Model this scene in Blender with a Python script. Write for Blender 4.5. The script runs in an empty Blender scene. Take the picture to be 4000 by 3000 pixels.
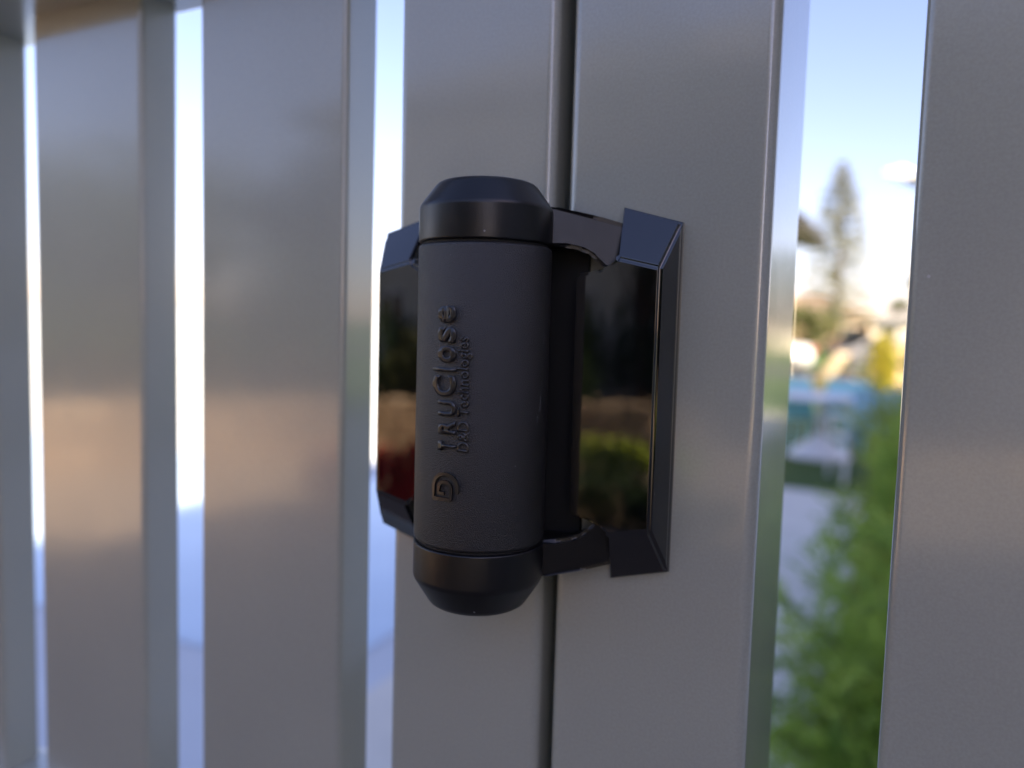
import bpy, bmesh, math, random
from mathutils import Vector, Matrix, noise as mnoise
random.seed(7)
sc = bpy.context.scene
C = sc.collection
R = math.radians

# ------------------------------------------------------------------ camera
H = 1.40                     # camera height above the ground
D = 0.1952                   # camera distance from the front plane of the fence (y = 0)
YAW, PITCH, ROLL = R(27.01), R(4.27), R(1.60)
F4 = 3033.7                  # focal length in pixels of the 4000 px wide photograph
fwd = Vector((-math.sin(YAW) * math.cos(PITCH), math.cos(YAW) * math.cos(PITCH), -math.sin(PITCH)))
r0 = Vector((math.cos(YAW), math.sin(YAW), 0))
u0 = r0.cross(fwd)
right = r0 * math.cos(ROLL) + u0 * math.sin(ROLL)
up = -r0 * math.sin(ROLL) + u0 * math.cos(ROLL)
cam = bpy.data.cameras.new('camera')
camo = bpy.data.objects.new('camera', cam)
C.objects.link(camo)
sc.camera = camo
M = Matrix((right, up, -fwd)).transposed().to_4x4()
M.translation = (0, -D, H)
camo.matrix_world = M
cam.sensor_width = 36
cam.lens = 36 * F4 / 4000
cam.clip_start = 0.01
cam.clip_end = 4000
cam.dof.use_dof = True
cam.dof.focus_distance = 0.184
cam.dof.aperture_fstop = 6.8

# ------------------------------------------------------------------ sky, sun, exposure
SUN_EL, SUN_AZ = R(27), R(118)          # azimuth clockwise from +y
world = bpy.data.worlds.new('World')
sc.world = world
world.use_nodes = True
wn = world.node_tree
sky = wn.nodes.new('ShaderNodeTexSky')
sky.sky_type = 'NISHITA'
sky.sun_disc = False
sky.sun_elevation = SUN_EL
sky.sun_rotation = SUN_AZ
sky.air_density = 1.0
sky.dust_density = 0.6
sky.ozone_density = 3.0
tint = wn.nodes.new('ShaderNodeMix'); tint.data_type = 'RGBA'; tint.blend_type = 'MULTIPLY'
tint.inputs['Factor'].default_value = 1.0; tint.inputs['B'].default_value = (1.24, 0.94, 0.98, 1)   # even white balance of the whole sky
wn.links.new(sky.outputs[0], tint.inputs['A']); wn.links.new(tint.outputs['Result'], wn.nodes['Background'].inputs[0])
wn.nodes['Background'].inputs[1].default_value = 0.065
sl = bpy.data.lights.new('sun', 'SUN')
sl.energy = 5.0
sl.angle = R(0.53)
sl.color = (1.0, 0.83, 0.6)
so = bpy.data.objects.new('sun', sl)
C.objects.link(so)
sdir = Vector((math.sin(SUN_AZ) * math.cos(SUN_EL), math.cos(SUN_AZ) * math.cos(SUN_EL), math.sin(SUN_EL)))
so.rotation_euler = (-sdir).to_track_quat('-Z', 'Y').to_euler()
so.location = sdir * 50
vs = sc.view_settings
vs.view_transform = 'Standard'
vs.look = 'None'
vs.exposure = 2.35
vs.gamma = 1.0
sc.cycles.max_bounces = 8
sc.cycles.glossy_bounces = 4
sc.cycles.sample_clamp_indirect = 8.0

# ------------------------------------------------------------------ pixel -> place helpers
def ray(px, py):
    return fwd + right * ((px - 2000) / F4) - up * ((py - 1500) / F4)
def at(px, py, y):
    r = ray(px, py); t = (y + D) / r.y
    return Vector((0, -D, H)) + r * t
def ground(px, py, z=0.0):
    r = ray(px, py); t = (z - H) / r.z
    return Vector((0, -D, H)) + r * t

# ------------------------------------------------------------------ materials
MATS = {}
def mat(name, col, rough=0.6, spec=0.5, metal=0.0, var=0.0, vscale=8.0, bump=0.0, bscale=60.0, bdist=0.001,
        col2=None, coat=0.0, coatr=0.05, coatior=1.5, trans=0.0, sub=0.0, detail=4.0, rvar=0.0, coords='Object'):
    if name in MATS: return MATS[name]
    m = bpy.data.materials.new(name); m.use_nodes = True
    nt = m.node_tree; b = nt.nodes['Principled BSDF']
    b.inputs['Base Color'].default_value = (*col, 1)
    b.inputs['Roughness'].default_value = rough
    b.inputs['Specular IOR Level'].default_value = spec
    b.inputs['Metallic'].default_value = metal
    if coat: b.inputs['Coat Weight'].default_value = coat; b.inputs['Coat Roughness'].default_value = coatr
    if coat and coatior: b.inputs['Coat IOR'].default_value = coatior
    if trans: b.inputs['Transmission Weight'].default_value = trans
    tc = nt.nodes.new('ShaderNodeTexCoord')
    if var or col2:
        n = nt.nodes.new('ShaderNodeTexNoise'); n.inputs['Scale'].default_value = vscale
        n.inputs['Detail'].default_value = detail
        nt.links.new(tc.outputs[coords], n.inputs['Vector'])
        ramp = nt.nodes.new('ShaderNodeValToRGB')
        c2 = col2 if col2 else tuple(min(1, c * (1 + var)) for c in col)
        c1 = col if col2 else tuple(c * (1 - var) for c in col)
        ramp.color_ramp.elements[0].position = 0.15; ramp.color_ramp.elements[0].color = (*c1, 1)
        ramp.color_ramp.elements[1].position = 0.85; ramp.color_ramp.elements[1].color = (*c2, 1)
        nt.links.new(n.outputs['Fac'], ramp.inputs[0]); nt.links.new(ramp.outputs[0], b.inputs['Base Color'])
    if rvar:
        n2 = nt.nodes.new('ShaderNodeTexNoise'); n2.inputs['Scale'].default_value = vscale * 1.7
        n2.inputs['Detail'].default_value = 6
        nt.links.new(tc.outputs[coords], n2.inputs['Vector'])
        mr = nt.nodes.new('ShaderNodeMapRange'); mr.inputs['To Min'].default_value = rough - rvar; mr.inputs['To Max'].default_value = rough + rvar
        mr.inputs['From Min'].default_value = 0.1; mr.inputs['From Max'].default_value = 0.9
        nt.links.new(n2.outputs['Fac'], mr.inputs[0]); nt.links.new(mr.outputs[0], b.inputs['Roughness'])
    if bump:
        nb = nt.nodes.new('ShaderNodeTexNoise'); nb.inputs['Scale'].default_value = bscale; nb.inputs['Detail'].default_value = 3
        nt.links.new(tc.outputs[coords], nb.inputs['Vector'])
        bp = nt.nodes.new('ShaderNodeBump'); bp.inputs['Strength'].default_value = bump; bp.inputs['Distance'].default_value = bdist
        nt.links.new(nb.outputs['Fac'], bp.inputs['Height']); nt.links.new(bp.outputs[0], b.inputs['Normal'])
    MATS[name] = m
    return m

def specks(m, scale, thresh, col, amount=1.0, stretch=(1, 1, 1), rough=None):
    """pale dust specks / scuffs mixed over the base colour of a material"""
    nt = m.node_tree; b = nt.nodes['Principled BSDF']
    tc = nt.nodes.new('ShaderNodeTexCoord'); mp = nt.nodes.new('ShaderNodeMapping'); mp.inputs['Scale'].default_value = stretch
    nt.links.new(tc.outputs['Object'], mp.inputs[0])
    v = nt.nodes.new('ShaderNodeTexVoronoi'); v.inputs['Scale'].default_value = scale
    nt.links.new(mp.outputs[0], v.inputs['Vector'])
    # only a few cells carry a speck
    sep = nt.nodes.new('ShaderNodeSeparateColor'); nt.links.new(v.outputs['Color'], sep.inputs[0])
    g = nt.nodes.new('ShaderNodeMath'); g.operation = 'GREATER_THAN'; g.inputs[1].default_value = 1 - amount
    nt.links.new(sep.outputs[0], g.inputs[0])
    l = nt.nodes.new('ShaderNodeMath'); l.operation = 'LESS_THAN'; l.inputs[1].default_value = thresh
    nt.links.new(v.outputs['Distance'], l.inputs[0])
    mu = nt.nodes.new('ShaderNodeMath'); mu.operation = 'MULTIPLY'
    nt.links.new(g.outputs[0], mu.inputs[0]); nt.links.new(l.outputs[0], mu.inputs[1])
    mix = nt.nodes.new('ShaderNodeMix'); mix.data_type = 'RGBA'
    old = b.inputs['Base Color'].links
    if old: nt.links.new(old[0].from_socket, mix.inputs['A'])
    else: mix.inputs['A'].default_value = b.inputs['Base Color'].default_value
    mix.inputs['B'].default_value = (*col, 1)
    nt.links.new(mu.outputs[0], mix.inputs['Factor']); nt.links.new(mix.outputs['Result'], b.inputs['Base Color'])

powder = mat('powder_coat_grey', (0.362, 0.375, 0.318), rough=0.32, spec=0.5, metal=0.1, coat=1.0, coatr=0.06, coatior=1.75, var=0.06, vscale=14, bump=0.16, bscale=600, bdist=0.0003)
specks(powder, 260, 0.10, (0.5, 0.5, 0.5), amount=0.012)
def weather(m, lo, hi, gscale, gamt):
    """uneven gloss (dust film, wiped streaks) and fine grain in the colour of a coated surface"""
    nt = m.node_tree; b = nt.nodes['Principled BSDF']
    tc = nt.nodes.new('ShaderNodeTexCoord'); mp = nt.nodes.new('ShaderNodeMapping'); mp.inputs['Scale'].default_value = (1, 1, .45)
    nt.links.new(tc.outputs['Object'], mp.inputs[0])
    n = nt.nodes.new('ShaderNodeTexNoise'); n.inputs['Scale'].default_value = 38; n.inputs['Detail'].default_value = 7; n.inputs['Roughness'].default_value = .62
    nt.links.new(mp.outputs[0], n.inputs['Vector'])
    r = nt.nodes.new('ShaderNodeMapRange'); r.inputs['From Min'].default_value = .3; r.inputs['From Max'].default_value = .75
    r.inputs['To Min'].default_value = lo; r.inputs['To Max'].default_value = hi
    nt.links.new(n.outputs['Fac'], r.inputs[0]); nt.links.new(r.outputs[0], b.inputs['Coat Roughness'])
    g = nt.nodes.new('ShaderNodeTexNoise'); g.inputs['Scale'].default_value = gscale; g.inputs['Detail'].default_value = 2
    nt.links.new(tc.outputs['Object'], g.inputs['Vector'])
    r2 = nt.nodes.new('ShaderNodeMapRange'); r2.inputs['From Min'].default_value = .3; r2.inputs['From Max'].default_value = .7
    r2.inputs['To Min'].default_value = 1 - gamt; r2.inputs['To Max'].default_value = 1 + gamt
    nt.links.new(g.outputs['Fac'], r2.inputs[0])
    mx = nt.nodes.new('ShaderNodeMix'); mx.data_type = 'RGBA'; mx.blend_type = 'MULTIPLY'; mx.inputs['Factor'].default_value = 1
    nt.links.new(b.inputs['Base Color'].links[0].from_socket, mx.inputs['A']); nt.links.new(r2.outputs[0], mx.inputs['B'])
    nt.links.new(mx.outputs['Result'], b.inputs['Base Color'])
weather(powder, 0.07, 0.16, 1400, 0.05)
plastic = mat('black_textured_plastic', (0.0075, 0.0075, 0.0078), rough=0.38, spec=0.85, var=0.25, vscale=90, bump=0.9, bscale=4200, bdist=0.0003, rvar=0.05)
specks(plastic, 420, 0.12, (0.20, 0.20, 0.21), amount=0.02)
specks(plastic, 150, 0.13, (0.26, 0.26, 0.28), amount=0.012, stretch=(1, 1, 0.3))
smoothplastic = mat('black_satin_plastic', (0.0055, 0.0054, 0.0056), rough=0.31, spec=0.5, var=0.25, vscale=120, bump=0.3, bscale=4200, bdist=0.0001, rvar=0.06)
specks(smoothplastic, 500, 0.14, (0.22, 0.22, 0.24), amount=0.02)
gloss = mat('black_gloss_plastic', (0.003, 0.003, 0.0034), rough=0.03, spec=0.5, coat=1.0, coatr=0.015, coatior=1.66, bump=0.30, bscale=48, bdist=0.0005)
specks(gloss, 700, 0.10, (0.3, 0.3, 0.3), amount=0.006)
letterm = mat('black_lettering_plastic', (0.0075, 0.0075, 0.0078), rough=0.33, spec=0.8, bump=0.15, bscale=2000, bdist=0.0002)
dark = mat('dark_recess_plastic', (0.006, 0.006, 0.006), rough=0.7)
screwm = mat('blackened_steel', (0.05, 0.05, 0.05), rough=0.35, metal=0.8)

# ------------------------------------------------------------------ mesh helpers
def empty(name, loc=(0, 0, 0), rz=0.0, parent=None):
    o = bpy.data.objects.new(name, None); o.empty_display_size = 0.05
    o.location = loc; o.rotation_euler = (0, 0, rz); C.objects.link(o)
    if parent: o.parent = parent
    return o
def tag(o, label, cat, group=None):
    o['label'] = label; o['category'] = cat
    if group: o['group'] = group
    return o
def struct(o): o['kind'] = 'structure'; return o
def obj(name, bm, m, parent=None, smooth=False, loc=None):
    me = bpy.data.meshes.new(name); bm.to_mesh(me); bm.free()
    o = bpy.data.objects.new(name, me); C.objects.link(o)
    if isinstance(m, (list, tuple)):
        for x in m: me.materials.append(x)
    elif m: me.materials.append(m)
    if smooth:
        for p in me.polygons: p.use_smooth = True
    if parent: o.parent = parent
    if loc: o.location = loc
    return o
def link(name, me, parent=None, loc=(0, 0, 0), rot=(0, 0, 0), scale=(1, 1, 1)):
    o = bpy.data.objects.new(name, me); C.objects.link(o); o.location = loc; o.rotation_euler = rot; o.scale = scale
    if parent: o.parent = parent
    return o
def box(bm, x0, x1, y0, y1, z0, z1):
    vs_ = [bm.verts.new(p) for p in ((x0, y0, z0), (x1, y0, z0), (x1, y1, z0), (x0, y1, z0), (x0, y0, z1), (x1, y0, z1), (x1, y1, z1), (x0, y1, z1))]
    for f in ((0, 3, 2, 1), (4, 5, 6, 7), (0, 1, 5, 4), (1, 2, 6, 5), (2, 3, 7, 6), (3, 0, 4, 7)): bm.faces.new([vs_[i] for i in f])
    return vs_
def rbox(name, x0, x1, y0, y1, z0, z1, rad, m, parent=None, segs=4, only_vertical=False):
    """box with rounded edges"""
    bm = bmesh.new(); box(bm, x0, x1, y0, y1, z0, z1)
    es = [e for e in bm.edges if not only_vertical or abs(e.verts[0].co.z - e.verts[1].co.z) > 1e-6]
    bmesh.ops.bevel(bm, geom=es, offset=rad, segments=segs, profile=0.5, affect='EDGES')
    o = obj(name, bm, m, parent)
    for p in o.data.polygons: p.use_smooth = True
    wmod = o.modifiers.new('normals', 'WEIGHTED_NORMAL'); wmod.keep_sharp = True; wmod.weight = 100
    return o
def sbox(name, x0, x1, y0, y1, z0, z1, m, parent=None):
    bm = bmesh.new(); box(bm, x0, x1, y0, y1, z0, z1); return obj(name, bm, m, parent)
def revolve(bm, prof, n=64, cx=0, cy=0):
    rings = []
    for (r, z) in prof:
        if r < 1e-7: rings.append([bm.verts.new((cx, cy, z))])
        else: rings.append([bm.verts.new((cx + r * math.cos(2 * math.pi * i / n), cy + r * math.sin(2 * math.pi * i / n), z)) for i in range(n)])
    for a, b in zip(rings, rings[1:]):
        for i in range(n):
            j = (i + 1) % n
            if len(a) == 1 and len(b) == 1: continue
            if len(a) == 1: bm.faces.new((a[0], b[j], b[i]))
            elif len(b) == 1: bm.faces.new((a[i], a[j], b[0]))
            else: bm.faces.new((a[i], a[j], b[j], b[i]))
def tube(bm, pts, rads, n=8):
    rings = []
    for k, (p, r) in enumerate(zip(pts, rads)):
        p = Vector(p); q = Vector(pts[min(k + 1, len(pts) - 1)]) - Vector(pts[max(k - 1, 0)])
        q.normalize(); a = q.orthogonal().normalized(); b = q.cross(a)
        rings.append([bm.verts.new(p + a * r * math.cos(2 * math.pi * i / n) + b * r * math.sin(2 * math.pi * i / n)) for i in range(n)])
    for a, b in zip(rings, rings[1:]):
        # align rings to the nearest vertex so the tube does not twist
        k0 = min(range(n), key=lambda k: (b[k].co - a[0].co).length)
        b[:] = b[k0:] + b[:k0]
        for i in range(n):
            j = (i + 1) % n; bm.faces.new((a[i], a[j], b[j], b[i]))
    bm.faces.new(rings[0][::-1]); bm.faces.new(rings[-1])
def prism(bm, poly, y0, y1):
    """polygon of (x, z) extruded from y0 (front) to y1 (back)"""
    a = [bm.verts.new((x, y0, z)) for x, z in poly]; b = [bm.verts.new((x, y1, z)) for x, z in poly]
    n = len(poly); bm.faces.new(a); bm.faces.new(b[::-1])
    for i in range(n): bm.faces.new((a[i], b[i], b[(i + 1) % n], a[(i + 1) % n]))
    bmesh.ops.recalc_face_normals(bm, faces=bm.faces[:])

# ------------------------------------------------------------------ ground and water
def sheet(name, pts, z, m):
    bm = bmesh.new(); bm.faces.new([bm.verts.new((x, y, z)) for x, y in pts]); return struct(obj(name, bm, m))
lawnm = mat('lawn_grass', (0.035, 0.075, 0.016), rough=0.9, spec=0.2, col2=(0.075, 0.125, 0.03), vscale=6.0, bump=0.4, bscale=40, bdist=0.02)
concm = mat('garden_concrete', (0.68, 0.65, 0.56), rough=0.85, spec=0.3, var=0.12, vscale=3.0, bump=0.3, bscale=90, bdist=0.002)
pavem = mat('warm_sandstone_paving', (0.42, 0.30, 0.19), rough=0.8, spec=0.3, var=0.2, vscale=2.0)
mulchm = mat('bark_mulch', (0.045, 0.028, 0.018), rough=0.95, spec=0.2, col2=(0.11, 0.07, 0.045), vscale=30, bump=0.6, bscale=60, bdist=0.02)
waterm = mat('pool_water', (0.46, 0.58, 0.68), rough=0.06, spec=0.5, var=0.08, vscale=1.5, bump=0.15, bscale=5, bdist=0.03)
roadm = mat('asphalt', (0.055, 0.055, 0.057), rough=0.9, var=0.15, vscale=5)
lawn = struct(obj('lawn', (lambda b: (b.faces.new([b.verts.new(p) for p in ((-1500, -1500, 0), (1500, -1500, 0), (1500, 1500, 0), (-1500, 1500, 0))]), b)[1])(bmesh.new()), lawnm))
sheet('concrete_path', [(-1.75, 0.1), (7.2, 0.1), (7.2, 14), (1.6, 14), (1.6, 0.9), (-0.18, 0.9), (-0.22, 7.1), (-1.75, 7.2)], 0.006, concm)
sheet('mulch_bed', [(-0.20, 0.9), (1.6, 0.9), (1.6, 7.0), (-0.235, 7.0)], 0.010, mulchm)
sheet('pool_deck', [(-17.5, 0.1), (-1.75, 0.1), (-1.75, 7.2), (-5.7, 8), (-5.7, 15.8), (-40, 15.8), (-40, 10)], 0.005, mat('pale_pool_deck', (0.56, 0.60, 0.62), rough=0.8, var=0.06, vscale=3))
sheet('pool_water', [(-12.5, 1.55), (-1.95, 2.10), (-2.2, 5.3), (-12.5, 5.3)], 0.011, waterm)
sheet('sandstone_terrace', [(-9, -13), (14, -12.5), (14, -9.5), (-2.0, -9.5), (-6, -9.6)], 0.006, pavem)
sheet('clay_paving', [(-14, -9.3), (6, -9.3), (6, -0.02), (-14, -0.02)], 0.003, mat('clay_paving', (0.16, 0.125, 0.095), rough=.9, var=.2, vscale=3))
sheet('gravel_court', [(-14, -9.0), (-2.6, -9.0), (-1.6, -4.6), (-4.2, -2.8), (-14, -2.6)], 0.008, mat('tan_gravel', (0.50, 0.37, 0.25), rough=0.9, spec=.2, var=.25, vscale=1.2, bump=.4, bscale=80, bdist=.01))
sheet('road', [(-80, 27), (80, 27), (80, 33.5), (-80, 33.5)], 0.006, roadm)

# ------------------------------------------------------------------ gate, post and fence panel (the fence's front plane is y = 0)
Z0 = H
ZR_UP = Z0 + 0.1185                    # under side of the rail above the hinge
ZR_LO = Z0 - 0.2085                    # top of the rail below the hinge
SL_W, SL_T, SL_P, SL_Y = 0.065, 0.0165, 0.0956, 0.003
gate = tag(empty('gate', (-0.088, 0, 0)), 'grey powder-coated metal gate of flat upright slats on the pool side of the hinge', 'gate')
def gpart(o): 
    o.parent = gate; o.matrix_parent_inverse = Matrix.Translation((0.088, 0, 0)); return o
gpart(rbox('stile', -0.1401, -0.0887, 0.0, 0.030, 0.10, ZR_UP + 0.045, 0.0030, powder))
NSL = 8
XL = -0.3231 + SL_P - (NSL - 1) * SL_P   # left edge of the slat farthest from the hinge
gpart(rbox('stile', XL - 0.0305 - 0.0514, XL - 0.0305, 0.0, 0.030, 0.10, ZR_UP + 0.045, 0.0030, powder))
s0 = None
for k in range(NSL):
    x = -0.3231 + SL_P - k * SL_P
    if s0 is None:
        s0 = rbox('slat', 0, SL_W, SL_Y, SL_Y + SL_T, 0.142, ZR_UP + 0.012, 0.0020, powder); o = s0
    else:
        o = s0.copy(); C.objects.link(o)
    o.location.x = x; gpart(o)
def rails(fn, xa, xb):
    for z0_, z1_ in ((ZR_UP, ZR_UP + 0.040), (ZR_LO - 0.040, ZR_LO), (0.78, 0.82), (0.44, 0.48), (0.10, 0.14)):
        fn(rbox('rail', xa, xb, -0.0150, 0.0245, z0_, z1_, 0.0016, powder, segs=3))
rails(gpart, XL - 0.0304, -0.1402)

post = tag(empty('gate_post', (-0.058, 0.025, 0)), 'square grey metal post beside the gate carrying the larger glossy hinge leaf', 'post')
o = rbox('post_body', -0.0847, -0.0311, 0.0, 0.0500, 0.0, 1.62, 0.0032, powder); o.parent = post; o.matrix_parent_inverse = Matrix.Translation((0.058, -0.025, 0))
o = rbox('gap_blocker', -0.1010, -0.0850, 0.0335, 0.0375, 0.12, 1.55, 0.001, powder, segs=2); o.parent = post; o.matrix_parent_inverse = Matrix.Translation((0.058, -0.025, 0))  # unseen strip added behind the stile gap to keep light out
o = rbox('post_cap', -0.0867, -0.0291, -0.0020, 0.0520, 1.6205, 1.630, 0.003, powder); o.parent = post; o.matrix_parent_inverse = Matrix.Translation((0.058, -0.025, 0))

panel = tag(empty('fence_panel', (0.03, 0.01, 0)), 'grey fence panel of flat upright slats past the gap that shows the garden', 'fence panel')
def ppart(o):
    o.parent = panel; o.matrix_parent_inverse = Matrix.Translation((-0.03, -0.01, 0)); return o
for k in range(6):
    o = s0.copy(); C.objects.link(o); o.location.x = -0.0010 + k * SL_P; ppart(o)
rails(ppart, -0.0310, 0.60)

# ------------------------------------------------------------------ hinge
mm = 0.001
HX, HZ = -0.0974, Z0 - 0.0176
AY = -(0.1952 - 0.1743)               # axis distance in front of the fence plane
RB = 16.9 * mm
hinge = tag(empty('gate_hinge', (HX, 0, HZ)), 'black gate hinge with a round matte barrel between two glossy leaves', 'hinge')
bm = bmesh.new()
revolve(bm, [(0, -37.2*mm), (15.5*mm, -37.2*mm), (16.4*mm, -37.1*mm), (16.75*mm, -36.8*mm), (16.9*mm, -36.3*mm), (16.9*mm, 36.3*mm), (16.75*mm, 36.8*mm), (16.4*mm, 37.1*mm), (15.5*mm, 37.2*mm), (0, 37.2*mm)], 128, 0, AY)
barrel = obj('barrel', bm, plastic, hinge, smooth=True)
barrel.data.set_sharp_from_angle(angle=R(35))
# core that shows as a dark seam between barrel and caps
bm = bmesh.new(); revolve(bm, [(0, -40*mm), (16.0*mm, -40*mm), (16.0*mm, 40*mm), (0, 40*mm)], 64, 0, AY)
obj('core', bm, dark, hinge)
for s in (1, -1):
    prof = [(0, 37.75), (16.0, 37.75), (16.7, 37.9), (16.95, 38.3), (16.95, 45.9), (16.85, 46.6), (16.5, 47.3), (13.2, 51.8), (12.5, 52.55), (11.6, 53.05), (10.5, 53.3), (5, 53.4), (0, 53.4)]
    if s < 0: prof = [(r, -z - max(0, (z - 44)) * .16) for r, z in prof][::-1]
    bm = bmesh.new(); revolve(bm, [(r*mm, z*mm) for r, z in prof], 128, 0, AY)
    cap = obj('cap', bm, smoothplastic, hinge, smooth=True)
    cap.data.set_sharp_from_angle(angle=R(60)); w_ = cap.modifiers.new('normals', 'WEIGHTED_NORMAL'); w_.keep_sharp = True; w_.weight = 100
    # arm that carries the cap from the post leaf
    top = [(6, 48.2), (14.5, 48.3), (24, 46.4), (31.0, 44.4)]
    bot = [(31.0, 33.8), (29.0, 32.6), (26.6, 32.8), (25.0, 34.4), (23.6, 36.0), (21.5, 37.2), (18, 38.0), (12, 38.6), (6, 38.7)]
    poly = [(x*mm, s*z*mm) for x, z in top + bot]
    bm = bmesh.new(); prism(bm, poly, -15.2*mm, -0.6*mm)
    for v in bm.verts:                                     # the front face runs back towards the post
        if v.co.y < -10*mm: v.co.y += max(0.0, v.co.x - 11*mm) / (20*mm) * 12.0*mm
    bmesh.ops.bevel(bm, geom=[e for e in bm.edges], offset=1.1*mm, segments=4, affect='EDGES', clamp_overlap=True)
    arm = obj('arm', bm, smoothplastic, cap, smooth=True); arm.data.set_sharp_from_angle(angle=R(50))
    w_ = arm.modifiers.new('normals', 'WEIGHTED_NORMAL'); w_.keep_sharp = True

def leaf(side):
    HF, HB = -9.2*mm, -1.9*mm
    half = [(20.0, 31.6), (23.4, 31.9), (26.4, 32.5), (28.8, 33.6), (31.2, 35.3)]
    frontR = [(42.3, 32.8)]
    def P(x, z, y): return bm.verts.new((side*x*mm, y, z*mm))
    bm = bmesh.new()
    upF = [P(x, z, HF) for x, z in half]; rtF = P(42.3, 32.8, HF); rbF = P(42.3, -32.8, HF); loF = [P(x, -z, HF) for x, z in half][::-1]
    front = upF + [rtF, rbF] + loF
    bm.faces.new(front)
    upB = [P(x, z, HB) for x, z in half]; loB = [P(x, -z, HB) for x, z in half][::-1]
    ct = P(29.6, 49.0, HB); dt = P(45.3, 44.6, HB); cb = P(29.6, -49.0, HB); db = P(45.3, -44.6, HB)
    for i in range(4): bm.faces.new((upF[i], upB[i], upB[i+1], upF[i+1]))
    for i in range(4): bm.faces.new((loF[i], loB[i], loB[i+1], loF[i+1]))
    bm.faces.new((upF[4], upB[4], ct)); bm.faces.new((loF[0], loB[0], cb))
    bm.faces.new((upF[4], ct, dt, rtF)); bm.faces.new((rtF, dt, db, rbF)); bm.faces.new((rbF, db, cb, loF[0]))
    bm.faces.new((upF[0], upB[0], loB[4], loF[4]))
    ring = upB + [ct, dt, db, cb] + loB
    ring0 = [bm.verts.new((v.co.x, -0.0002, v.co.z)) for v in ring]
    n = len(ring)
    for i in range(n): bm.faces.new((ring[i], ring0[i], ring0[(i+1) % n], ring[(i+1) % n]))
    bm.faces.new(ring0[::-1])
    bmesh.ops.recalc_face_normals(bm, faces=bm.faces[:])
    hard = [e for e in bm.edges if len(e.link_faces) == 2 and e.calc_face_angle() > R(12) and e.verts[0].co.y < -0.001 and e.verts[1].co.y < -0.001]
    bmesh.ops.bevel(bm, geom=hard, offset=0.9*mm, segments=4, affect='EDGES', clamp_overlap=True)
    o = obj('leaf', bm, gloss, hinge, smooth=True); o.data.set_sharp_from_angle(angle=R(60))
    w = o.modifiers.new('normals', 'WEIGHTED_NORMAL'); w.keep_sharp = True; w.weight = 90
    return o
lp = leaf(1); lp['label'] = 'glossy black leaf fixed to the post'
ls = leaf(-1); ls['label'] = 'glossy black leaf fixed to the gate stile'
# web between barrel and the stile leaf, and the low plate beside the barrel
o = sbox('knuckle', -21.0*mm, -2*mm, -17*mm, -0.3*mm, -31.2*mm, 31.2*mm, dark, ls)
o = sbox('plate', 4.0*mm, 20.6*mm, -2.0*mm, -0.3*mm, -41*mm, 41*mm, dark, lp)

# raised lettering wrapped round the barrel
def text_mesh(s, off=0.0):
    cu = bpy.data.curves.new('t', 'FONT'); cu.body = s; cu.size = 1.0; cu.offset = off; cu.resolution_u = 6
    ob = bpy.data.objects.new('t', cu); C.objects.link(ob)
    dg = bpy.context.evaluated_depsgraph_get(); dg.update()
    me = bpy.data.meshes.new_from_object(ob.evaluated_get(dg))
    bpy.data.objects.remove(ob); bpy.data.curves.remove(cu)
    return me
def wrap(bm, th0, z0, lean, hgt):
    """flat (u, v) outline -> raised relief on the barrel; u runs up the barrel, v runs to the left"""
    bmesh.ops.remove_doubles(bm, verts=bm.verts[:], dist=1e-6)
    bmesh.ops.triangulate(bm, faces=bm.faces[:])
    bmesh.ops.subdivide_edges(bm, edges=[e for e in bm.edges if e.calc_length() > 1.0*mm], cuts=2)
    bmesh.ops.recalc_face_normals(bm, faces=bm.faces[:])
    if sum(f.normal.z for f in bm.faces) < 0: bmesh.ops.reverse_faces(bm, faces=bm.faces[:])
    top = bm.faces[:]
    bnd = [e for e in bm.edges if e.is_boundary]
    ex = bmesh.ops.extrude_edge_only(bm, edges=bnd)
    low = {v for v in ex['geom'] if isinstance(v, bmesh.types.BMVert)}
    for v in bm.verts:
        u, vv = v.co.x, v.co.y
        th = R(th0 + lean * u / mm) - vv / RB
        rad = RB - 0.15*mm if v in low else RB + hgt
        v.co = (rad * math.sin(th), AY - rad * math.cos(th), z0 + u)
    bmesh.ops.recalc_face_normals(bm, faces=bm.faces[:])
LEAN = -0.072
bm = bmesh.new()
glyphs = [('T', -12.64, -10.36, 0, 4.7), ('R', -8.58, -5.28, 0, 4.7), ('U', -4.24, -0.57, -0.08, 4.7), ('C', 0.40, 5.39, -0.12, 6.35), ('l', 6.35, 7.25, 0, 6.3), ('o', 8.49, 12.48, -0.1, 4.8), ('s', 13.20, 17.0, -0.1, 4.8), ('e', 17.85, 21.99, -0.1, 4.8)]
for ch, a, b_, v0, v1 in glyphs:
    me = text_mesh(ch, 0.035)
    xs = [v.co.x for v in me.vertices]; ys = [v.co.y for v in me.vertices]
    for v in me.vertices:
        v.co.x = (a + (v.co.x - min(xs)) / (max(xs) - min(xs)) * (b_ - a) + 12.64) * mm
        v.co.y = (v0 + (v.co.y - min(ys)) / (max(ys) - min(ys)) * (v1 - v0)) * mm
        v.co.z = 0
    t_ = bmesh.new(); t_.from_mesh(me); tm = bpy.data.meshes.new('tmp'); t_.to_mesh(tm); t_.free()
    bm.from_mesh(tm)
wrap(bm, 8.9, -12.64*mm, LEAN, 0.62*mm)
obj('lettering', bm, letterm, barrel)['label'] = 'raised word TRUClose'
me = text_mesh('D&D Technologies', 0.02)
xs = [v.co.x for v in me.vertices]; sx = 27.4*mm / (max(xs) - min(xs)); x0 = min(xs)
capm = max(v.co.y for v in me.vertices)
for v in me.vertices: v.co = ((v.co.x - x0) * sx, v.co.y / capm * 2.75*mm, 0)
bm = bmesh.new(); bm.from_mesh(me)
wrap(bm, 19.5, (-30.2 + 17.6)*mm, LEAN, 0.45*mm)
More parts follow.
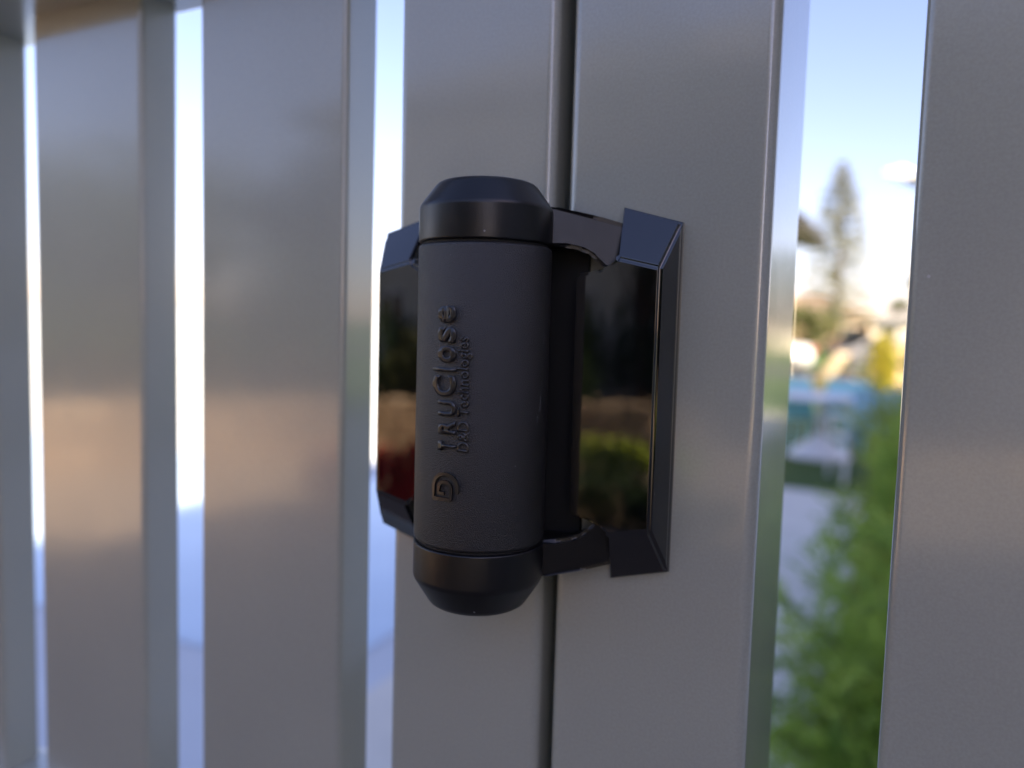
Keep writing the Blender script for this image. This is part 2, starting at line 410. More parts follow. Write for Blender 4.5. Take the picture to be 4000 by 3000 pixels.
obj('lettering', bm, letterm, barrel)['label'] = 'raised small line D&D Technologies'
# the emblem: two nested letter-D strokes
def stroke(bm, pts, w):
    L_, R_ = [], []
    for i, p in enumerate(pts):
        a = Vector(pts[max(i-1, 0)]); c = Vector(pts[min(i+1, len(pts)-1)]); d = (c - a).normalized(); n = Vector((-d.y, d.x))
        k = 1.0
        if 0 < i < len(pts) - 1:
            d1 = (Vector(p) - a).normalized(); k = 1 / max(0.5, abs(d.dot(d1)))
        L_.append(bm.verts.new((*(Vector(p) + n * w * k / 2), 0))); R_.append(bm.verts.new((*(Vector(p) - n * w * k / 2), 0)))
    for i in range(len(pts) - 1): bm.faces.new((L_[i], R_[i], R_[i+1], L_[i+1]))
bm = bmesh.new()
def dpath(u0_, v0_, v1_, ul, start, end):
    r = (v1_ - v0_) / 2; cy_ = (v0_ + v1_) / 2; p = list(start)
    p += [(ul + r * math.sin(R(a)), cy_ + r * math.cos(R(a))) for a in range(0, 181, 12)]
    return [(x*mm, y*mm) for x, y in p + list(end)]
stroke(bm, dpath(0, 0.45, 6.9, 3.3, [(0.35, 1.9), (0.35, 6.9)], [(2.0, 0.45)]), 0.8*mm)
stroke(bm, dpath(0, 2.0, 5.4, 2.9, [(1.75, 3.7), (1.75, 5.4)], [(0.4, 2.0)]), 0.75*mm)
wrap(bm, 12.4, (-42.35 + 17.6)*mm, 0.03, 0.60*mm)
obj('emblem', bm, letterm, barrel)['label'] = 'raised emblem of two nested D shapes'

# pale scuffs on the barrel
scm = mat('scuffed_plastic', (0.16, 0.16, 0.17), rough=.8)
rng = random.Random(9); bm = bmesh.new()
for k, (u_, v_, L_, W_) in enumerate(((-1.2, 0.0, 3.6, .28), (-5.6, 1.3, .7, .35), (3.9, -.5, .9, .2), (-2.8, .45, 1.2, .15), (-16, -1.3, 1.0, .12), (14.5, -.8, 2.2, .10))):
    n_ = 9
    pts = [((u_ + L_ * (i / n_ - .5)) * mm, (v_ + rng.uniform(-.06, .06)) * mm) for i in range(n_ + 1)]
    Lv = [bm.verts.new((x, y + W_ * mm * rng.uniform(.1, .6) * math.sin(math.pi * (i + .4) / (n_ + .8)), 0)) for i, (x, y) in enumerate(pts)]
    Rv = [bm.verts.new((x, y - W_ * mm * rng.uniform(.1, .6) * math.sin(math.pi * (i + .4) / (n_ + .8)), 0)) for i, (x, y) in enumerate(pts)]
    for i in range(n_): bm.faces.new((Lv[i], Rv[i], Rv[i + 1], Lv[i + 1]))
wrap(bm, 88.0, 0.0, 0.0, 0.03*mm)
obj('scuff', bm, scm, barrel)['label'] = 'pale scuff marks near the edge facing the post'

# ------------------------------------------------------------------ plants
def leafm(name, c1, c2, rough=0.55, transl=0.25):
    if name in MATS: return MATS[name]
    m = mat(name, c1, rough=rough, spec=0.35, col2=c2, vscale=9.0, detail=3)
    nt = m.node_tree; b = nt.nodes['Principled BSDF']
    tr = nt.nodes.new('ShaderNodeBsdfTranslucent'); mx = nt.nodes.new('ShaderNodeMixShader'); mx.inputs[0].default_value = transl
    src = b.inputs['Base Color'].links[0].from_socket
    nt.links.new(src, tr.inputs[0]); nt.links.new(b.outputs[0], mx.inputs[1]); nt.links.new(tr.outputs[0], mx.inputs[2])
    nt.links.new(mx.outputs[0], nt.nodes['Material Output'].inputs[0])
    return m
def leaf_quad(bm, p, d, n, ln, wd):
    s = d.cross(n).normalized() * wd / 2
    bm.faces.new([bm.verts.new(q) for q in (p, p + d * ln * 0.45 + s, p + d * ln, p + d * ln * 0.45 - s)])
def rv(rng):
    while True:
        v = Vector((rng.uniform(-1, 1), rng.uniform(-1, 1), rng.uniform(-1, 1)))
        if 0.05 < v.length < 1: return v
def bushy(name, loc, rx, ry, h, n, ln, wd, m, bark, label, cat, group=None, seed=1, base=0.05, upw=0.3, clumps=18):
    """a shrub: twigs from the base, leaves gathered in uneven clumps"""
    rng = random.Random(seed)
    root = tag(empty(name, loc), label, cat, group)
    cl = []
    for k in range(clumps):
        v = rv(rng).normalized() * rng.uniform(0.45, 0.95)
        cl.append((Vector((v.x * rx, v.y * ry, base + (h - base) * (0.5 + v.z * 0.5))), rng.uniform(0.28, 0.5)))
    bs = bmesh.new()
    for c, s in cl:
        a = Vector((c.x * 0.1, c.y * 0.1, 0)); mid = (a + c) / 2 + Vector((0, 0, 0.08 * h))
        tube(bs, [a, mid, c], [0.012 * h, 0.008 * h, 0.003 * h], 5)
    obj('stems', bs, bark, root)
    bl = bmesh.new()
    for i in range(n):
        c, s = rng.choice(cl)
        v = rv(rng); p = c + Vector((v.x * rx * s, v.y * ry * s, v.z * h * 0.5 * s))
        if p.z < 0.02: p.z = 0.02 + rng.random() * 0.1
        d = (v.normalized() + rv(rng) * 0.7 + Vector((0, 0, upw))).normalized()
        nrm = rv(rng).normalized()
        leaf_quad(bl, p, d, nrm, ln * rng.uniform(0.6, 1.3), wd * rng.uniform(0.7, 1.3))
    obj('foliage', bl, m, root)
    return root
def spray_shrub(name, loc, rx, h, nb, m, bark, label, group, seed):
    """juniper-like shrub: arching sprays that carry many narrow leaflets"""
    rng = random.Random(seed); root = tag(empty(name, loc), label, 'shrub', group)
    bs, bl = bmesh.new(), bmesh.new()
    for k in range(nb):
        az = rng.uniform(0, 2 * math.pi); tilt = rng.uniform(0.15, 1.35); L = rng.uniform(0.55, 1.05)
        z0 = rng.uniform(0.05, 0.45) * h
        pts = []
        d = Vector((math.cos(az) * math.sin(tilt), math.sin(az) * math.sin(tilt), math.cos(tilt)))
        p = Vector((0, 0, z0)); step = L / 7
        for i in range(8):
            pts.append(p.copy())
            sc_ = Vector((rx * 1.25, rx * 1.25, h * 0.85))
            p = p + Vector((d.x * sc_.x, d.y * sc_.y, d.z * sc_.z)) * step
            d = (d + Vector((rng.uniform(-.15, .15), rng.uniform(-.15, .15), -0.07))).normalized()
        tube(bs, pts, [0.006 * (1 - i / 9) for i in range(8)], 4)
        for i in range(2, 8):
            a, b = pts[i - 1], pts[i]; dd = (b - a).normalized()
            for q in range(8):
                t = rng.random(); pp = a.lerp(b, t)
                sd = (dd * 0.7 + rv(rng).normalized() * 0.9).normalized()
                # a twig with leaflets on both sides
                tl = rng.uniform(0.07, 0.17)
                for w in range(9):
                    f = w / 9
                    n_ = rv(rng).normalized()
                    leaf_quad(bl, pp + sd * tl * f, (sd + rv(rng) * 0.6).normalized(), n_, rng.uniform(0.03, 0.055), 0.011)
    obj('stems', bs, bark, root); obj('foliage', bl, m, root)
    return root
barkm = mat('brown_bark', (0.075, 0.05, 0.035), rough=0.9, var=0.3, vscale=30)
jun = leafm('juniper_leaf', (0.06, 0.17, 0.02), (0.50, 0.66, 0.13), transl=.45)  # dark end of the leaf tone stands in for shaded hollows
jun2 = leafm('yellow_green_leaf', (0.10, 0.20, 0.02), (0.62, 0.68, 0.12), transl=.45)
dgr = leafm('dark_green_leaf', (0.018, 0.045, 0.014), (0.05, 0.09, 0.025))
oli = leafm('olive_leaf', (0.06, 0.075, 0.025), (0.13, 0.14, 0.04))
yel = leafm('yellow_leaf', (0.30, 0.28, 0.03), (0.52, 0.45, 0.05))
pinem = leafm('hazed_pine_needle', (0.20, 0.205, 0.14), (0.30, 0.30, 0.21))  # needles paled in colour to stand in for haze and glare
redm = leafm('red_flower', (0.45, 0.02, 0.02), (0.65, 0.05, 0.04))
G1 = 'feathery green shrubs along the concrete path'
spots = [((0.13, 1.75), 0.38, 0.88, 60, jun, 'feathery green shrub beside the path, with bark mulch showing at its foot'),
         ((0.20, 2.60), 0.36, 0.92, 50, jun2, 'yellow-tinged feathery shrub second along the concrete path'),
         ((0.18, 3.60), 0.40, 1.10, 66, jun, 'feathery green shrub in the middle of the row along the path'),
         ((0.20, 4.7), 0.50, 1.14, 80, jun2, 'yellow-green feathery shrub at the lawn end of the path')]
for i, ((x, y), rx, h, nb, m, lb) in enumerate(spots): spray_shrub('shrub', (x, y, 0.01), rx, h, nb, m, barkm, lb, G1, 20 + i)

# Norfolk pine
def norfolk(loc, h, w, label, seed, nm='pine_tree'):
    rng = random.Random(seed); root = tag(empty(nm, loc), label, 'tree')
    bt = bmesh.new(); tube(bt, [(0, 0, 0), (0.03 * w, 0, h * 0.5), (0, 0, h)], [0.025 * h, 0.014 * h, 0.002 * h], 8)
    obj('trunk', bt, barkm, root)
    bl = bmesh.new(); tiers = 21
    for t in range(tiers):
        f = t / (tiers - 1); z = h * (0.16 + 0.83 * f)
        L = w / 2 * (1 - f) ** 0.62 * (0.75 + 0.35 * rng.random()) + 0.05
        for b in range(7):
            if rng.random() < 0.12: continue
            az = 2 * math.pi * (b + rng.random() * .7) / 7
            for s in range(16):
                q = (s + 0.4) / 16
                p = Vector((math.cos(az) * L * q, math.sin(az) * L * q, z + (0.10 * L * math.sin(q * 2.6)) + 0.05 * L * q))
                side = Vector((-math.sin(az), math.cos(az), 0))
                for k in range(4):
                    d = (Vector((math.cos(az), math.sin(az), 0.35)) * 0.6 + side * rng.uniform(-1, 1) + Vector((0, 0, rng.uniform(-.3, .8)))).normalized()
                    leaf_quad(bl, p, d, rv(rng).normalized(), 0.45 * rng.uniform(.6, 1.2), 0.13)
    obj('crown', bl, pinem, root)
p = ground(3285, 1292 + 1.4 * 3033 / 62)
norfolk((-5.1, 62, 0), 13.8, 6.4, 'tall slender conifer with tiered branches rising above the far roofs', 5)
def round_tree(loc, h, cr, ch, n, ln, m, label, seed, nm='tree', group=None, trunk_r=0.12, clumps=26):
    rng = random.Random(seed); root = tag(empty(nm, loc), label, 'tree', group)
    bt = bmesh.new(); zc = h - ch
    tube(bt, [(0, 0, 0), (0.05, 0.03, zc * .6), (0, 0, zc + ch * .3)], [trunk_r, trunk_r * .75, trunk_r * .45], 8)
    cl = []
    for k in range(clumps):
        v = rv(rng).normalized() * rng.uniform(.4, .95)
        c = Vector((v.x * cr, v.y * cr, zc + ch * (0.5 + .5 * v.z))); cl.append((c, rng.uniform(.22, .42)))
        tube(bt, [(0, 0, zc * .8), (c.x * .5, c.y * .5, (zc * .8 + c.z) / 2 + .1), c], [trunk_r * .35, trunk_r * .2, trunk_r * .08], 5)
    obj('trunk', bt, barkm, root)
    bl = bmesh.new()
    for i in range(n):
        c, s = rng.choice(cl); v = rv(rng)
        p_ = c + Vector((v.x * cr * s, v.y * cr * s, v.z * ch * .5 * s))
        leaf_quad(bl, p_, (v.normalized() + rv(rng)).normalized(), rv(rng).normalized(), ln * rng.uniform(.6, 1.3), ln * .45)
    obj('crown', bl, m, root)
    return root
round_tree((-4.9, 42, 0), 2.9, 1.7, 2.2, 2200, 0.22, oli, 'low olive-coloured tree in front of the tan house', 31)
round_tree((-0.9, 70, 0), 4.6, 0.9, 1.7, 700, 0.3, oli, 'small spindly tree standing above the grey roof', 32, trunk_r=.1)
round_tree((0.25, 80, 0), 7.3, 1.0, 1.6, 700, 0.35, oli, 'thin-trunked tree with a small crown against the sky', 33, trunk_r=.1)
round_tree((-16, 60, 0), 6.5, 3.2, 4.5, 2600, 0.4, oli, 'broad tree beyond the road behind the cabana', 34)
round_tree((9, 55, 0), 7.0, 3.5, 5.0, 2600, 0.4, dgr, 'broad dark tree beyond the road on the letterbox side', 35)

# ------------------------------------------------------------------ buildings
whitew = mat('white_render', (0.46, 0.50, 0.56), rough=0.8, var=0.04, vscale=2)
tanw = mat('tan_brick', (0.50, 0.37, 0.24), rough=0.85, var=0.2, vscale=6)
creamw = mat('cream_weatherboard', (0.72, 0.66, 0.54), rough=0.7, var=0.06, vscale=3)
roofg = mat('grey_roof_tiles', (0.22, 0.215, 0.21), rough=0.8, var=0.2, vscale=5)
rooft = mat('brown_roof_tiles', (0.26, 0.19, 0.14), rough=0.8, var=0.2, vscale=5)
glassm = mat('window_glass', (0.02, 0.025, 0.03), rough=0.04, spec=0.6)
framem = mat('white_frame_paint', (0.75, 0.75, 0.74), rough=0.4)
doorm = mat('door_paint', (0.10, 0.12, 0.14), rough=0.4)
def house(name, cx, cy, w, dpt, h, rise, wallm, roofm, label, cat, rot=0.0, over=0.5, wins=3, storeys=1, face=-1, gable=False, group=None, door=True):
    root = tag(empty(name, (cx, cy, 0), rot), label, cat, group)
    sbox('wall', -w/2, w/2, -dpt/2, dpt/2, 0.0, h, wallm, root)
    bm = bmesh.new(); a, b = w/2 + over, dpt/2 + over; t = 0.16
    if gable: rg = [(-a, 0), (a, 0)]
    else: rg = [(-a + b * 0.9, 0), (a - b * 0.9, 0)] if a > b else [(-0.05, 0), (0.05, 0)]
    lo = [bm.verts.new(q) for q in ((-a, -b, h+.01), (a, -b, h+.01), (a, b, h+.01), (-a, b, h+.01))]
    mi = [bm.verts.new(q) for q in ((-a, -b, h+.01+t), (a, -b, h+.01+t), (a, b, h+.01+t), (-a, b, h+.01+t))]
    r = [bm.verts.new((x, y, h + .01 + t + rise)) for x, y in rg]
    bm.faces.new(lo[::-1])
    for i in range(4): bm.faces.new((lo[i], lo[(i+1) % 4], mi[(i+1) % 4], mi[i]))
    bm.faces.new((mi[0], mi[1], r[1], r[0])); bm.faces.new((mi[1], mi[2], r[1])); bm.faces.new((mi[2], mi[3], r[0], r[1])); bm.faces.new((mi[3], mi[0], r[0]))
    rf = obj('roof', bm, roofm, root)
    yf = face * dpt / 2
    for s in range(storeys):
        zb = 0.95 + s * (h / storeys)
        for i in range(wins):
            x = -w/2 + w * (i + 0.5) / wins
            if door and s == 0 and i == wins // 2:
                dr = sbox('door', x - .5, x + .5, min(yf, yf + face*.05), max(yf, yf + face*.05), 0.02, 2.1, doorm, root)
                sbox('handle', x + .36, x + .42, min(yf + face*.052, yf + face*.11), max(yf + face*.052, yf + face*.11), 0.98, 1.10, screwm, dr); continue
            ww, wh = min(1.6, w / wins * .55), 1.2
            wf = bmesh.new()
            for (x0_, x1_, z0_, z1_) in ((x - ww/2, x + ww/2, zb, zb + .07), (x - ww/2, x + ww/2, zb + wh - .07, zb + wh), (x - ww/2, x - ww/2 + .07, zb + .07, zb + wh - .07), (x + ww/2 - .07, x + ww/2, zb + .07, zb + wh - .07), (x - .03, x + .03, zb + .07, zb + wh - .07)):
                box(wf, x0_, x1_, min(yf - face*.02, yf + face*.06), max(yf - face*.02, yf + face*.06), z0_, z1_)
            f_ = obj('window', wf, framem, root)
            sbox('pane', x - ww/2 + .07, x + ww/2 - .07, min(yf, yf + face*.02), max(yf, yf + face*.02), zb + .07, zb + wh - .07, glassm, f_)
    return root
# cabana whose eave pokes into the gap beside the post
house('cabana', -4.15, 16.2, 3.6, 2.6, 3.3, 1.1, creamw, mat('dark_slate', (0.035, 0.035, 0.038), rough=.7), 'small cabana with a dark hipped roof whose eave shows beside the gate post', 'cabana', over=0.62, wins=3)
house('far_house', -9.6, 74, 13, 9, 2.9, 1.9, tanw, rooft, 'tan brick bungalow with brown roof behind the slender conifer', 'house', wins=5)
house('far_house', 3.2, 68, 11.5, 9, 2.4, 1.5, creamw, roofg, 'cream bungalow under a wide pale grey roof beyond the parked cars', 'house', wins=5)
house('far_house', -30, 70, 14, 9, 3.0, 2.2, creamw, rooft, 'cream bungalow with brown roof behind the rendered garden wall', 'house', wins=5)
house('far_house', 20, 72, 13, 9, 3.0, 2.2, tanw, roofg, 'tan bungalow with grey roof past the broad dark tree', 'house', wins=5)
# white rendered garden wall beyond the pool
gw = tag(empty('garden_wall', (-14.6, 16.0, 0)), 'pale blue-grey rendered garden wall behind the pool', 'wall')
sbox('wall_body', -24, 9, -0.1, 0.1, 0, 1.75, whitew, gw); sbox('coping', -24.05, 9.05, -0.14, 0.14, 1.752, 1.82, whitew, gw)

# ------------------------------------------------------------------ things on the lawn and by the road
whitep = mat('white_plastic', (0.78, 0.78, 0.79), rough=0.4)
def pedestal_table(loc):
    root = tag(empty('pedestal_table', loc), 'round white pedestal table with flared cone base on the lawn edge', 'table')
    bm = bmesh.new(); revolve(bm, [(0, 0), (0.34, 0.0), (0.345, 0.03), (0.24, 0.12), (0.10, 0.22), (0.05, 0.27), (0, 0.27)], 32); obj('base', bm, whitep, root, smooth=True)
    bm = bmesh.new(); revolve(bm, [(0, 0.26), (0.042, 0.26), (0.042, 0.675), (0, 0.675)], 20); obj('column', bm, whitep, root, smooth=True)
    bm = bmesh.new(); revolve(bm, [(0, 0.67), (0.56, 0.675), (0.60, 0.69), (0.60, 0.705), (0.58, 0.715), (0, 0.715)], 40); obj('table_top', bm, whitep, root)
pt = ground(3165, 1800)
pedestal_table((pt.x + 0.05, pt.y + 0.35, 0.0))
def garden_chair(name, loc, rz, m, label, group=None, cat='chair'):
    root = tag(empty(name, loc, rz), label, cat, group)
    rbox('seat', -.25, .25, -.25, .25, .41, .44, .012, m, root, 2)
    for sx_ in (-1, 1):
        for sy_ in (-1, 1):
            bm = bmesh.new(); tube(bm, [(sx_*.25, sy_*.26, 0), (sx_*.225, sy_*.225, .41)], [.018, .018], 8); obj('leg', bm, m, root)
        bm = bmesh.new(); tube(bm, [(sx_*.26, -.25, .41), (sx_*.26, -.25, .62), (sx_*.26, .26, .64)], [.018, .018, .018], 8); obj('armrest', bm, m, root)
    bm = bmesh.new()
    box(bm, -.25, .25, .23, .255, .44, .86)
    for v in bm.verts: v.co.y += (v.co.z - .44) * .3
    obj('backrest', bm, m, root)
    return root
aqua = mat('aqua_plastic', (0.34, 0.70, 0.68), rough=0.4)
tow = mat('light_blue_towel', (0.30, 0.55, 0.72), rough=0.95, spec=0.1, var=0.1, vscale=30)
c1 = at(3385, 1600, 8.0)
garden_chair('garden_chair', (c1.x, 8.0, 0), R(200), whitep, 'white garden chair with a light blue towel hung over its back')
bm = bmesh.new()
n = 12
prof = [(-.30, .50), (-.315, .70), (-.345, .885), (-.375, .905), (-.40, .885), (-.375, .66), (-.355, .42)]
rows = []
for k in range(n + 1):
    x = -.24 + .48 * k / n
    rows.append([bm.verts.new((x, -(y + .014 * math.sin(k * 1.9 + j)), z + .012 * math.sin(k * .9))) for j, (y, z) in enumerate(prof)])
for a, b in zip(rows, rows[1:]):
    for i in range(len(prof) - 1): bm.faces.new((a[i], a[i+1], b[i+1], b[i]))
towel = obj('towel', bm, tow, None, smooth=True); towel.location = (c1.x, 8.0, 0); towel.rotation_euler = (0, 0, R(200))
sm = towel.modifiers.new('thick', 'SOLIDIFY'); sm.thickness = 0.012
tag(towel, 'light blue towel hung over the white garden chair', 'towel')
c2 = at(3120, 1600, 9.2)
garden_chair('garden_chair', (c2.x, 9.6, 0), R(30), aqua, 'aqua garden chair behind the white pedestal table')
c3 = at(3250, 1600, 9.4)
garden_chair('garden_chair', (c3.x, 9.6, 0), R(-20), aqua, 'aqua garden chair next to the chair with the towel')
# sunlit cream deck chairs
canv = mat('cream_canvas', (0.50, 0.42, 0.33), rough=0.9, spec=0.1)
teak = mat('teak_wood', (0.32, 0.19, 0.09), rough=0.6, var=0.2, vscale=20)
def deck_chair(loc, rz, label):
    root = tag(empty('deck_chair', loc, rz), label, 'deck chair', 'cream deck chairs on the sunlit lawn')
    bm = bmesh.new(); rows = []
    for i in range(13):
        t = i / 12; x = -.62 + 1.24 * t; z = .34 - .20 * math.sin(math.pi * min(1, t * 1.15)) + .62 * t ** 2
        rows.append([bm.verts.new((x, y, z)) for y in (-.28, 0, .28)])
    for a, b in zip(rows, rows[1:]):
        for i in range(2): bm.faces.new((a[i], a[i+1], b[i+1], b[i]))
    o = obj('sling', bm, canv, root, smooth=True); s_ = o.modifiers.new('thick', 'SOLIDIFY'); s_.thickness = .01
    for sy_ in (-.31, .31):
        for a, b in (((-.66, sy_, .33), (.45, sy_, .0)), ((-.45, sy_ * .9, 0), (.66, sy_ * .9, .98)), ((.10, sy_, .12), (.52, sy_, .70))):
            bm = bmesh.new(); tube(bm, [a, b], [.02, .02], 6); obj('frame_bar', bm, teak, root)
d1 = ground(3205, 1530); d2 = ground(3370, 1526)
deck_chair((d1.x, d1.y, 0), R(-35), 'cream canvas deck chair with its low end toward the cabana')
deck_chair((d2.x + .1, d2.y - .5, 0), R(-35), 'cream canvas deck chair next to the dark planter')
# planter, pillar, yellow shrub
potm = mat('dark_glazed_pot', (0.03, 0.022, 0.02), rough=0.35)
pl = ground(3445, 1575)
root = tag(empty('planter', (pl.x, pl.y, 0)), 'dark glazed planter between the deck chairs and the brick pillar', 'planter')
bm = bmesh.new(); revolve(bm, [(0, 0), (.12, 0), (.15, .2), (.165, .5), (.18, .56), (.16, .56), (.15, .5), (0, .48)], 24); obj('pot', bm, potm, root, smooth=True)
bm = bmesh.new(); revolve(bm, [(0, .485), (.148, .49)], 16); obj('soil', bm, mulchm, root)
pp = ground(3510, 1600)
root = tag(empty('brick_pillar', (pp.x + 0.05, pp.y, 0)), 'square sunlit tan brick pillar with a flat cap beside the yellow shrub', 'pillar')
sbox('core', -.13, .13, -.13, .13, 0, 1.30, mat('mortar', (.5, .47, .42), rough=.9), root)
bk = bmesh.new(); box(bk, -.112, .112, -.02, .02, -.035, .035); bme = bpy.data.meshes.new('brick'); bk.to_mesh(bme); bk.free(); bme.materials.append(mat('pillar_brick', (.60, .44, .28), rough=.85, var=.2, vscale=12))
for k in range(15):
    z = .045 + k * .086
    off = .03 if k % 2 else -.03
    for rz in (0, 90, 180, 270):
        v = Matrix.Rotation(R(rz), 3, 'Z') @ Vector((off * .5, -.122, z))
        link('brick', bme, root, v, (0, 0, R(rz)))
rbox('pillar_cap', -.18, .18, -.18, .18, 1.302, 1.37, .012, mat('pillar_cap_stone', (.45, .43, .40), rough=.8), root, 2)
ys = at(3440, 1380, 15.5)
bushy('yellow_shrub', (ys.x, 15.5, 0), .27, .27, 1.4, 2600, .075, .035, yel, barkm, 'bright yellow sunlit shrub beside the brick pillar', 'shrub', seed=44, base=.35)
# parked cars
glassc = mat('car_glass', (.02, .025, .03), rough=.05, spec=.6)
tyrem = mat('tyre_rubber', (.02, .02, .02), rough=.8)
rimm = mat('alloy_rim', (.5, .5, .52), rough=.3, metal=.8)
lampm = mat('lamp_lens', (.75, .75, .72), rough=.1); tailm = mat('tail_lamp', (.4, .02, .02), rough=.15)
def car(loc, rz, paint, label):
    root = tag(empty('parked_car', loc, rz), label, 'car', 'cars parked along the road')
    side = [(-2.1, .35), (-2.15, .62), (-2.05, .86), (-1.45, .95), (-.85, 1.38), (.55, 1.44), (1.35, 1.05), (2.0, .98), (2.1, .6), (2.05, .32)]
    bm = bmesh.new(); ya = .86
    L_ = [bm.verts.new((x, -ya + (.16 if z > 1.0 else 0), z)) for x, z in side]; R_ = [bm.verts.new((x, ya - (.16 if z > 1.0 else 0), z)) for x, z in side]
    bm.faces.new(L_); bm.faces.new(R_[::-1])
    for i in range(len(side)): j = (i + 1) % len(side); bm.faces.new((L_[i], R_[i], R_[j], L_[j]))
    bmesh.ops.recalc_face_normals(bm, faces=bm.faces[:])
    bmesh.ops.bevel(bm, geom=bm.edges[:], offset=.06, segments=3, affect='EDGES')
    obj('body', bm, paint, root, smooth=True)
    for s in (-1, 1):
        for pl_ in ([(-1.2, .99), (-.82, 1.30), (-.12, 1.34), (-.12, .99)], [(-.04, .99), (-.04, 1.34), (.50, 1.36), (1.08, 1.05), (1.0, .99)]):
            bm = bmesh.new(); a = [bm.verts.new((x, s * (.90 if z < 1.1 else .76) , z)) for x, z in pl_]; bm.faces.new(a); obj('side_window', bm, glassc, root)
        for x in (-1.35, 1.35):
            bm = bmesh.new(); revolve(bm, [(0, -.1), (.28, -.1), (.32, -.07), (.32, .07), (.28, .1), (0, .1)], 24); o = obj('tyre', bm, tyrem, root, smooth=True, loc=(x, s * .80, .32)); o.rotation_euler = (R(90), 0, 0); o.name = 'wheel'
            bm = bmesh.new(); revolve(bm, [(0, -.108), (.2, -.108), (.2, .108), (0, .108)], 16); obj('rim', bm, rimm, o)
        rbox('headlight', -2.165, -2.06, s * .62 - .14, s * .62 + .14, .66, .78, .02, lampm, root, 2); rbox('tail_light', 2.03, 2.13, s * .64 - .13, s * .64 + .13, .74, .90, .02, tailm, root, 2)
    bm = bmesh.new(); bm.faces.new([bm.verts.new(q) for q in ((-1.46, -.66, 1.0), (-1.46, .66, 1.0), (-.93, .58, 1.37), (-.93, -.58, 1.37))]); obj('windscreen', bm, glassc, root)
cw = mat('white_car_paint', (.24, .245, .26), rough=.3, coat=.3); cs = mat('silver_car_paint', (.42, .43, .46), rough=.3, coat=.6)
car((-0.35, 30.6, .006), R(4), cw, 'grey hatchback parked on the road behind the deck chairs')
car((-5.1, 29.0, .006), R(2), cs, 'silver hatchback parked on the road behind the cabana')

# ------------------------------------------------------------------ behind the camera: what the glossy faces mirror
house('shade_house', 12.2, -1.4, 16.4, 9, 6.4, 3.2, mat('grey_weatherboard', (0.40, 0.40, 0.42), rough=.6, var=.06, vscale=2), roofg, 'tall two-storey grey house added out of view beside the fence panel to shade the gate', 'house', rot=R(90), wins=5, storeys=2, face=1, over=.6)  # unseen blocker, placed and sized to keep the sun off the gate
house('long_house', -2.5, -18.5, 19, 9, 5.8, 2.6, mat('cream_boards', (0.72, 0.66, 0.56), rough=.6, var=.06, vscale=2), roofg, 'long two-storey cream house across the terrace behind the gate', 'house', wins=8, storeys=2, face=1, over=.7)
G2 = 'garden shrubs on the house side of the gate'
k_ = 0
for x, y, h, lb in ((-1.0, -12.6, 1.9, 'dark green shrub at the far edge of the terrace, straight across from the fence panel'), (-3.4, -12.9, 2.1, 'tallest dark green shrub at the far edge of the terrace'),
                    (-6.0, -12.8, 1.7, 'dark green shrub at the far edge of the terrace beside the slim tree'), (-9.4, -13.0, 1.5, 'lowest dark green shrub at the far edge of the terrace')):
    bushy('hedge_shrub', (x, y, 0), 1.25, .9, h, 3600, .12, .05, dgr, barkm, lb, 'shrub', G2, 51 + k_); k_ += 1
bushy('flower_shrub', (-3.4, -4.3, 0), .5, .45, .5, 2600, .06, .045, redm, barkm, 'low shrub covered in red flowers on the terrace edge', 'shrub', G2, 61)
bushy('yellow_green_shrub', (-2.35, -6.9, 0), .75, .22, .30, 1500, .09, .045, jun2, barkm, 'low yellow-green shrub growing in the gravel before the wall', 'shrub', G2, 62)
bushy('yellow_green_shrub', (-8.6, -10.6, 0), .9, .6, .7, 2400, .09, .045, jun2, barkm, 'spreading yellow-green shrub at the terrace corner', 'shrub', G2, 63)
bushy('low_shrub', (-2.4, -5.4, 0), .8, .35, .45, 2000, .08, .035, dgr, barkm, 'low dark green clump beside the red flowers', 'shrub', G2, 64)
bushy('low_shrub', (-1.65, -5.0, 0), .7, .22, .28, 2000, .08, .035, dgr, barkm, 'low dark green clump on the terrace edge across from the post', 'shrub', G2, 65)
round_tree((-3.6, -12.4, 0), 6.4, 2.0, 4.6, 5200, .16, dgr, 'dark bushy tree in front of the long house', 61)
round_tree((0.6, -13.0, 0), 7.0, 2.2, 5.0, 5200, .18, oli, 'olive bushy tree at the end of the long house', 62)
round_tree((-12.5, -13.6, 0), 5.4, 1.5, 2.6, 3000, .16, dgr, 'slim dark tree by the sandstone terrace', 63)
for i, (x, y, h) in enumerate(((-20.5, -13.5, 5.6), (-25.5, -20.5, 8.4), (-15.5, -19.0, 6.4))):  # unseen trees added to block bright sky from the slat reflections
    round_tree((x, y, 0), h, 3.4, h - 1.2, 3600, .34, oli, ('added sky-blocking tree past the house end, nearest the terrace', 'tallest added sky-blocking tree beyond the terrace end', 'added sky-blocking tree at the back corner of the cream house')[i], 71 + i, group='unseen trees added to block sky past the end of the cream house', trunk_r=.28, clumps=40)
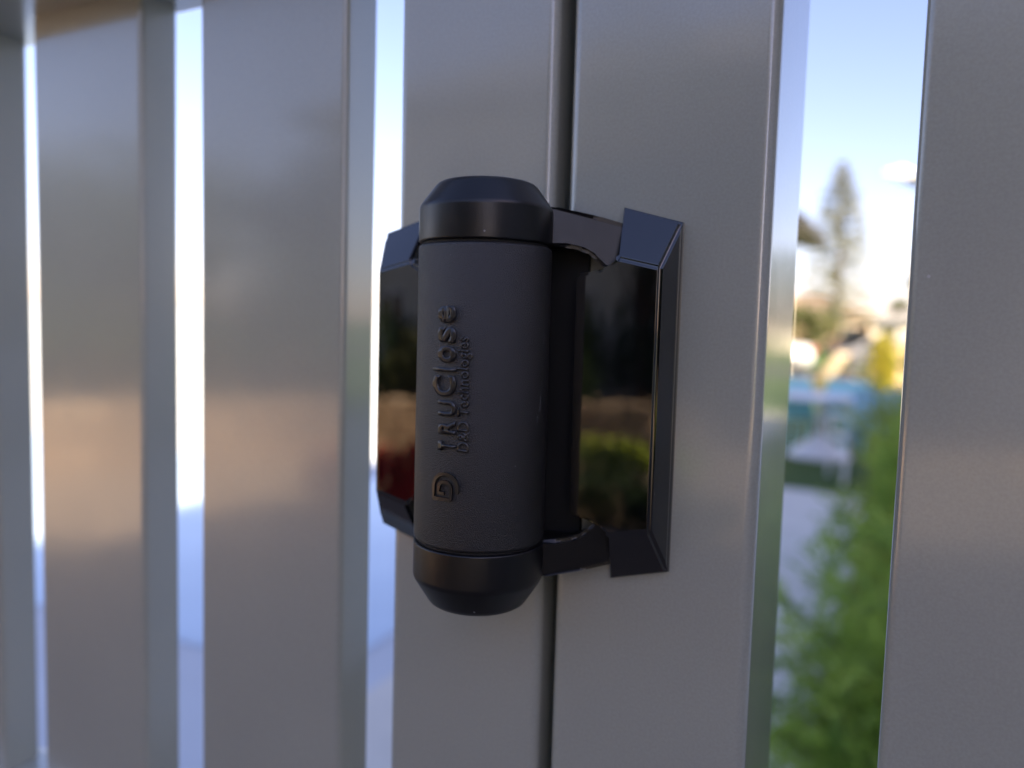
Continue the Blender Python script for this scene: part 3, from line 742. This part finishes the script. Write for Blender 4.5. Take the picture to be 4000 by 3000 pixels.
# a small cloud far beyond the roofs
cc = at(3590, 668, 1500)
bm = bmesh.new(); rng = random.Random(3)
for k in range(16):
    t = k / 15
    c = cc + Vector(((t - .35) * 120 + rng.uniform(-8, 8), t * 260 + rng.uniform(-15, 15), rng.uniform(-6, 6) * (1 - t)))
    q = bmesh.ops.create_icosphere(bm, subdivisions=3, radius=1.0)
    r_ = 5 + 12 * math.sin(math.pi * min(1, t * .9 + .05)) * rng.uniform(.6, 1.1)
    for v in q['verts']:
        n_ = 1 + .35 * mnoise.noise(v.co * 2.2 + Vector((k * 3.1, 0, 0)))
        v.co = c + Vector((v.co.x * r_ * 1.7, v.co.y * r_ * 1.5, v.co.z * r_ * (.6 if v.co.z > 0 else .16))) * n_
cloudm = mat('cloud_white', (.74, .68, .66), rough=1.0, spec=0.0); cb_ = cloudm.node_tree.nodes['Principled BSDF']; cb_.inputs['Subsurface Weight'].default_value = 1.0; cb_.inputs['Subsurface Scale'].default_value = 25.0; cb_.inputs['Subsurface Radius'].default_value = (1, 1, 1)
struct(obj('cloud', bm, cloudm, smooth=True))
# unseen curved wall of sandstone blocks, added to mirror as a warm band
rw = tag(empty('mirrored_wall', (-5.5, -6.0, 0)), 'low curved retaining wall of sandstone blocks, added unseen for its warm reflection in the slats', 'wall')
stm = [mat('sandstone_block_%s' % n_, c_, rough=.85, var=.18, vscale=9, bump=.5, bscale=30, bdist=.01) for n_, c_ in (('light', (.66, .49, .32)), ('mid', (.58, .42, .27)), ('dark', (.46, .33, .21)))]
stone_meshes = []
for m_ in stm:
    bm = bmesh.new(); box(bm, -.235, .235, -.13, .13, -.098, .098)
    bmesh.ops.bevel(bm, geom=bm.edges[:], offset=.018, segments=1, affect='EDGES')
    me_ = bpy.data.meshes.new('stone'); bm.to_mesh(me_); bm.free(); me_.materials.append(m_); stone_meshes.append(me_)
rng = random.Random(12); RW = 8.0
for course in range(3):
    for k in range(16):
        az = R(-68 + (k + (.5 if course % 2 else 0)) * 3.45)
        rr_ = RW + rng.uniform(-.015, .015) + course * .02
        link('stone', rng.choice(stone_meshes), rw, (rr_ * math.sin(az) + 5.5, -rr_ * math.cos(az) + 6.0, .10 + course * .205), (0, 0, az + rng.uniform(-.01, .01)), (rng.uniform(.96, 1.0), 1, 1))
for i, (az, r_, h) in enumerate(((-62, 9.3, 1.9), (-52, 9.5, 1.6), (-43, 9.4, 2.0), (-34, 9.5, 1.5), (-25, 9.6, 1.8))):
    bushy('bank_shrub', (r_ * math.sin(R(az)), -r_ * math.cos(R(az)), 0), 1.0, .9, h, 3000, .11, .05, (dgr, oli)[i % 2], barkm, ('dense dark green shrub above the end of the retaining wall', 'olive-green shrub second along the retaining wall', 'tall dark green shrub above the middle of the retaining wall', 'low olive-green shrub behind the retaining wall', 'dark green shrub where the retaining wall ends by the terrace')[i], 'shrub', 'shrubs above the retaining wall', 90 + i)
